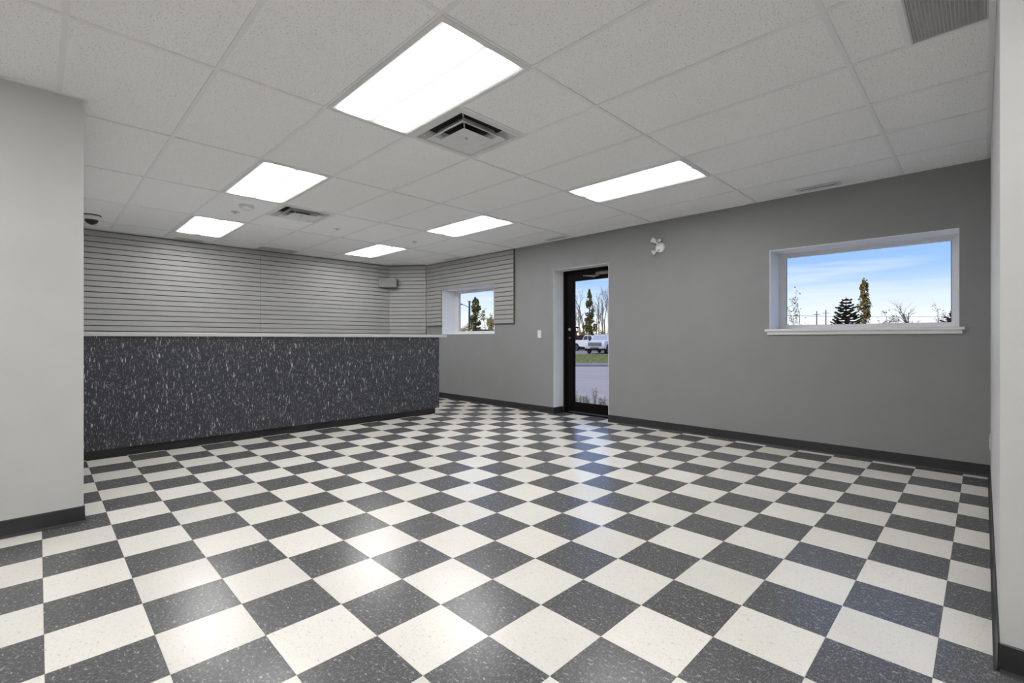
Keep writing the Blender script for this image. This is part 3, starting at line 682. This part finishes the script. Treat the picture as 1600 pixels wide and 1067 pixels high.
# seen through the glass door
columnar('green and gold pointed tree behind the pickups', wp(921, 74), hgt(452, 74), 1.5, M['olive'], 21, 2300, .17, group=None, topthin=.75)
for i, (px, py, lab) in enumerate(((900, 488, 'thin bare tree at the left edge of the door glass'), (906, 478, 'second bare tree from the left in the door glass'), (912, 452, 'tall bare tree just left of the pointed green and gold tree'), (932, 456, 'tall bare tree just right of the pointed green and gold tree'), (936, 470, 'slim bare tree above the front pickup'), (942, 452, 'tall twiggy bare tree right of centre in the door glass'), (946, 448, 'bushy topped bare tree near the right edge of the door glass'), (949.5, 444, 'rightmost bare tree in the door glass'))):
    bare(lab, wp(px, (84, 90, 79, 96, 102, 86, 94, 80)[i]), hgt(py, (84, 90, 79, 96, 102, 86, 94, 80)[i]), 30+i, 3, .35, M['grey_leaf'], 1, ls=.07, m='palebark' if i%2 else 'bark', r0=.14, group='bare trees behind the pickups', tr=.55)
for i, px in enumerate((908, 915, 928, 934, 941, 947)):
    bare('low golden bush behind the pickups, %s' % ('leftmost in the door glass', 'left of the pointed tree', 'right of the pointed tree', 'above the front pickup hood', 'above the front pickup cab', 'rightmost in the door glass')[i], wp(px, (72, 80, 70, 77, 63, 69)[i]), hgt(515+i%3*2, 70), 50+i, 3, .9, M['gold'], 1, ls=.10, r0=.035, group='golden bushes behind the pickups', tr=.25, name='golden_bush')
# seen through the small window
columnar('tall olive columnar tree in the small window', wp(743, 62), hgt(465, 62), 1.15, M['olive'], 61, 2200, .16, topthin=.35)
bare('small yellow-leaved tree in the right of the small window', wp(760, 56), hgt(484, 56), 62, 3, .8, M['yellow'], 3, ls=.13, r0=.06, tr=.3)
for i, (px, py, lab) in enumerate(((720, 505, 'pale yellow bush at the left edge of the small window'), (725, 506, 'pale yellow bush left of the lamp post'), (730, 503, 'pale yellow bush touching the lamp post'), (751, 508, 'pale yellow bush right of the tall columnar tree'))):
    bare(lab, wp(px, (50, 57, 66, 72)[i]), hgt(py, (50, 57, 66, 72)[i]), 70+i, 3, .8, M['yellow'], 1, ls=.11, r0=.03, tr=.25, name='yellow_bush', group='yellow bushes by the lamp post')
p = wp(733.5, 54); r = thing('street_lamp', 'dark street lamp post with curved arm in the small window', 'street lamp', (p.x, p.y, GZ0+.09))
M['pole'] = mat('pole_metal', (.05,.055,.06), .5, .3)
hp = hgt(470, 54)
MB().tube([(0,0,0), (0,0,hp)], [.16, .10], 10).obj('post', M['pole'], r)
a = -rgt
MB().tube([a*0+Vector((0,0,hp-.75)), a*.45+Vector((0,0,hp-.55)), a*.8+Vector((0,0,hp-.42))], .035, 6).obj('arm', M['pole'], r)
MB().tube([a*.78+Vector((0,0,hp-.42)), a*.95+Vector((0,0,hp-.38)), a*1.12+Vector((0,0,hp-.40))], [.04, .08, .05], 8).obj('lamp_head', M['pole'], r)
MB().tube([a*.25+Vector((0,0,hp-.12)), a*-.6+Vector((0,0,hp-.12))], .03, 6).obj('cross_arm', M['pole'], r)
for px, py, dep, lab in ((1276, 486, 70, 'left thin utility pole in the large window'), (1290.5, 484, 72, 'right thin utility pole in the large window')):
    p = wp(px, dep); r = thing('utility_pole', lab, 'utility pole', (p.x, p.y, GZ0+.09), 0, 'thin utility poles'); h = hgt(py, dep)
    MB().tube([(0,0,0), (0,0,h)], [.09, .06], 8).obj('post', M['bark'], r); MB().tube([rgt*-.5+Vector((0,0,h-.5)), rgt*.5+Vector((0,0,h-.5))], .04, 6).obj('cross_arm', M['bark'], r)
a, c = wp(1180, 68), wp(1545, 76)
w = MB().tube([(a.x, a.y, hgt(492,68)+GZ0), ((a.x+c.x)/2, (a.y+c.y)/2, hgt(494,72)+GZ0), (c.x, c.y, hgt(494,76)+GZ0)], .022, 5).obj('overhead_wire', M['pole']); tag(w, 'thin overhead wire crossing the large window', 'wire')

# pickups ----------------------------------------------------------
M['truck_white'] = noise_tint(mat('white_car_paint', (.62,.65,.72), .25), 2, (.60,.63,.70), (.66,.69,.76))
M['tyre'] = mat('tyre_rubber', (.015,.015,.017), .8); M['rim'] = mat('alloy_rim', (.55,.55,.57), .3, .8); M['car_glass'] = mat('car_glass', (.03,.035,.045), .08)
M['screen_sky_glare'] = mat('windscreen_sky_glare', (.40,.43,.47), .1); M['chrome'] = mat('chrome', (.65,.66,.68), .2, .9); M['headlamp'] = mat('headlamp', (.75,.78,.82), .1)  # windscreen paler than the side glass: sky reflection put into its colour
def arc(cx, cz, r, a0, a1, n=9): return [(cx+r*math.cos(a0+(a1-a0)*i/n), cz+r*math.sin(a0+(a1-a0)*i/n)) for i in range(n+1)]
def pickup(lab, p, rz, z):
    t = thing('pickup_truck', lab, 'pickup truck', (p.x, p.y, z), rz, 'white pickups parked beyond the grass')
    prof = [(2.84,.52),(2.92,.78),(2.90,1.12),(2.72,1.22),(1.35,1.30),(-.80,1.30),(-.82,1.34),(-2.86,1.32),(-2.92,.66),(-2.32,.56)]+arc(-1.75,.44,.50,math.pi*.93,math.pi*.07)+[(1.28,.44)]+arc(1.86,.44,.50,math.pi*.93,math.pi*.07)+[(2.5,.50)]
    MB().prism(prof, -.98, .98).obj('body', M['truck_white'], t, bevel=.05)
    b = MB(); z0, z1 = 1.29, 1.92; B = [(1.38,.92),(-.80,.92)]; T = [(.62,.70),(-.58,.72)]
    vs = [(B[0][0],-B[0][1],z0),(B[0][0],B[0][1],z0),(B[1][0],B[1][1],z0),(B[1][0],-B[1][1],z0),(T[0][0],-T[0][1],z1),(T[0][0],T[0][1],z1),(T[1][0],T[1][1],z1),(T[1][0],-T[1][1],z1)]
    b.add(vs, [(0,3,2,1),(4,5,6,7),(0,1,5,4),(1,2,6,5),(2,3,7,6),(3,0,4,7)]); b.obj('cab', M['truck_white'], t, bevel=.04)
    def face(i, j, k, l, s0, s1, e0, e1, nm):
        A, B_, C_, D_ = (Vector(vs[q]) for q in (i,j,k,l)); q = lambda u, v: (A.lerp(B_,u)).lerp(D_.lerp(C_,u), v)
        n = (B_-A).cross(D_-A).normalized(); ce = Vector((0,0,1.6)); n = n if n.dot(A-ce) > 0 else -n
        pts = [q(s0,e0), q(s1,e0), q(s1,e1), q(s0,e1)]; MB().add([x+n*.012 for x in pts]+[x-n*.01 for x in pts], [(0,1,2,3),(4,7,6,5),(0,4,5,1),(1,5,6,2),(2,6,7,3),(3,7,4,0)]).obj(nm, M['screen_sky_glare' if nm == 'windscreen' else 'car_glass'], t)
    face(0,1,5,4,.06,.94,.10,.88,'windscreen')
    for i, j, k, l in ((1,2,6,5),(0,3,7,4)):
        face(i,j,k,l,.16,.52,.10,.86,'side_window'); face(i,j,k,l,.57,.93,.10,.86,'side_window')
    face(3,2,6,7,.1,.9,.15,.85,'rear_window')
    MB().box(-2.84, -.86, -.86, .86, 1.30, 1.345).obj('bed_opening', M['tyre'], t)
    g = MB().box(2.88, 2.945, -.66, .66, .78, 1.14).obj('grille', M['tyre'], t)
    for zz in (.86, .97, 1.08): MB().box(2.94, 2.965, -.64, .64, zz-.018, zz+.018).obj('chrome_bar', M['chrome'], g)
    for s in (-1, 1): MB().box(2.84, 2.93, s*.80-.17, s*.80+.17, .88, 1.12).obj('headlight', M['headlamp'], t, bevel=.03)
    bp = MB().box(2.80, 3.02, -.97, .97, .52, .74).obj('front_bumper', M['chrome'], t, bevel=.04)
    MB().box(3.015, 3.03, -.42, .42, .55, .64).obj('air_intake', M['tyre'], bp)
    MB().box(-3.03, -2.88, -.95, .95, .56, .72).obj('rear_bumper', M['chrome'], t, bevel=.03)
    for s in (-1, 1):
        MB().box(.85, 1.02, s*1.10-.11, s*1.10+.11, 1.28, 1.50).obj('mirror', M['tyre'], t, bevel=.03)
        for x in (1.86, -1.75):
            R = Matrix.Translation((x, s*.86, .40)) @ Matrix.Rotation(-s*math.pi/2, 4, 'X')
            w_ = MB().lathe([(.24,-.12),(.37,-.12),(.40,-.08),(.40,.08),(.37,.13),(.26,.13)], 22, R).obj('wheel', M['tyre'], t)
            MB().lathe([(.25,.10),(.25,.135),(.20,.10)], 22, R).obj('rim', M['trimdark'], w_)
            b = MB()
            for k in range(6):
                a = k*math.pi/3; b.add([R @ Vector(v) for v in ((math.cos(a-.35)*.05, math.sin(a-.35)*.05, .12),(math.cos(a+.35)*.05, math.sin(a+.35)*.05, .12),(math.cos(a+.17)*.25, math.sin(a+.17)*.25, .14),(math.cos(a-.17)*.25, math.sin(a-.17)*.25, .14))], [(0,1,2,3)])
            b.obj('spokes', M['rim'], w_)
    MB().box(-2.4, 2.5, -.80, .80, .36, .60).obj('chassis', M['tyre'], t)
    return t
view = math.atan2(fwd.y, fwd.x)
pickup('white pickup parked in front, its grille facing the glass door', wp(942, 48.5), view+math.pi+math.radians(-27), GZ0+.09)
pickup('white pickup parked behind the front one, its bed to the left', wp(925, 58), view-math.pi/2-math.radians(54), GZ0+.09)
p = wp(893, 66); r = thing('storage_container', 'long dark brown storage box behind the pickups at the left of the door glass', 'container', (p.x, p.y, GZ0+.09), view-math.pi/2)
M['brown'] = noise_tint(mat('brown_steel', (.06,.035,.022), .8), 6, (.045,.026,.018), (.085,.05,.03))
MB().box(-5, 2.35, -1.2, 1.2, .15, hgt(523, 66)-.09).obj('body', M['brown'], r)
b = MB()
for i in range(24): b.box(-4.9+i*.29, -4.75+i*.29, -1.24, -1.2, .2, hgt(523,66)-.2); b.box(-4.9+i*.29, -4.75+i*.29, 1.2, 1.24, .2, hgt(523,66)-.2)
b.obj('ribs', M['brown'], r)
MB().box(-4.8, 1.9, -1.1, 1.1, 0, .15).obj('skids', M['tyre'], r)
p = wp(760, 48); r = thing('parked_car', 'dark car roof just above the sill of the small window', 'car', (p.x, p.y, GZ0+.09), view+math.radians(65))
M['darkcar'] = mat('dark_car_paint', (.03,.03,.035), .2)
zr = hgt(515.5, 48)+.05
MB().prism([(2.3,.35),(2.35,.8),(1.3,.98),(-2.0,1.0),(-2.3,.9),(-2.3,.35)], -.9, .9).obj('body', M['darkcar'], r, bevel=.06)
MB().prism([(1.3,.96),(.5,zr-.04),(-.3,zr),(-1.2,zr-.06),(-1.9,.98)], -.72, .72).obj('cabin', M['darkcar'], r, bevel=.08)
for s in (-1, 1):
    MB().prism([(1.0,1.0),(.42,zr-.14),(-1.1,zr-.16),(-1.6,1.0)], s*.725-.008, s*.725+.008).obj('side_window', M['car_glass'], r)
    for x in (1.4, -1.4): MB().lathe([(.2,-.1),(.33,-.1),(.33,.1),(.2,.1)], 18, Matrix.Translation((x, s*.82, .33)) @ Matrix.Rotation(math.pi/2, 4, 'X')).obj('wheel', M['tyre'], r)
# dry weeds near the edge of the lot
M['weed'] = leaf_mat('dry_weed', (.34,.27,.14), (.55,.46,.26))
wl = ['dry weed at the left bottom corner of the door glass', 'second dry weed from the left below the asphalt', 'third dry weed from the left below the asphalt', 'leafier dry weed at the middle of the door glass bottom', 'dry weed right of the middle of the door glass bottom', 'second dry weed from the right of the door glass bottom', 'rightmost dry weed at the door glass bottom']
for i, (px, dep, h) in enumerate(((899, 10.6, .42), (907, 11.2, .22), (914, 10.7, .30), (918, 10.9, .22), (929, 10.4, .48), (937, 10.8, .22), (945, 10.4, .30))):
    rg = random.Random(90+i); p = wp(px, dep); r = thing('dry_weed', wl[i], 'weed', (p.x, p.y, GZ0), 0, 'dry weeds beyond the door step'); b = MB(); f = MB()
    for k in range(9):
        a = rg.random()*6.28; e = Vector((math.cos(a)*.10*rg.random(), math.sin(a)*.10*rg.random(), h*(.5+.5*rg.random()))); b.tube([(0,0,0), e*.6, e], [.004,.003,.002], 3, False)
        for _ in range(7): quad(f, e*(.3+.75*rg.random())+Vector((rg.gauss(0,.015), rg.gauss(0,.015), 0)), .016, rg)
    b.obj('stems', M['weed'], r); f.obj('leaves', M['weed'], r)
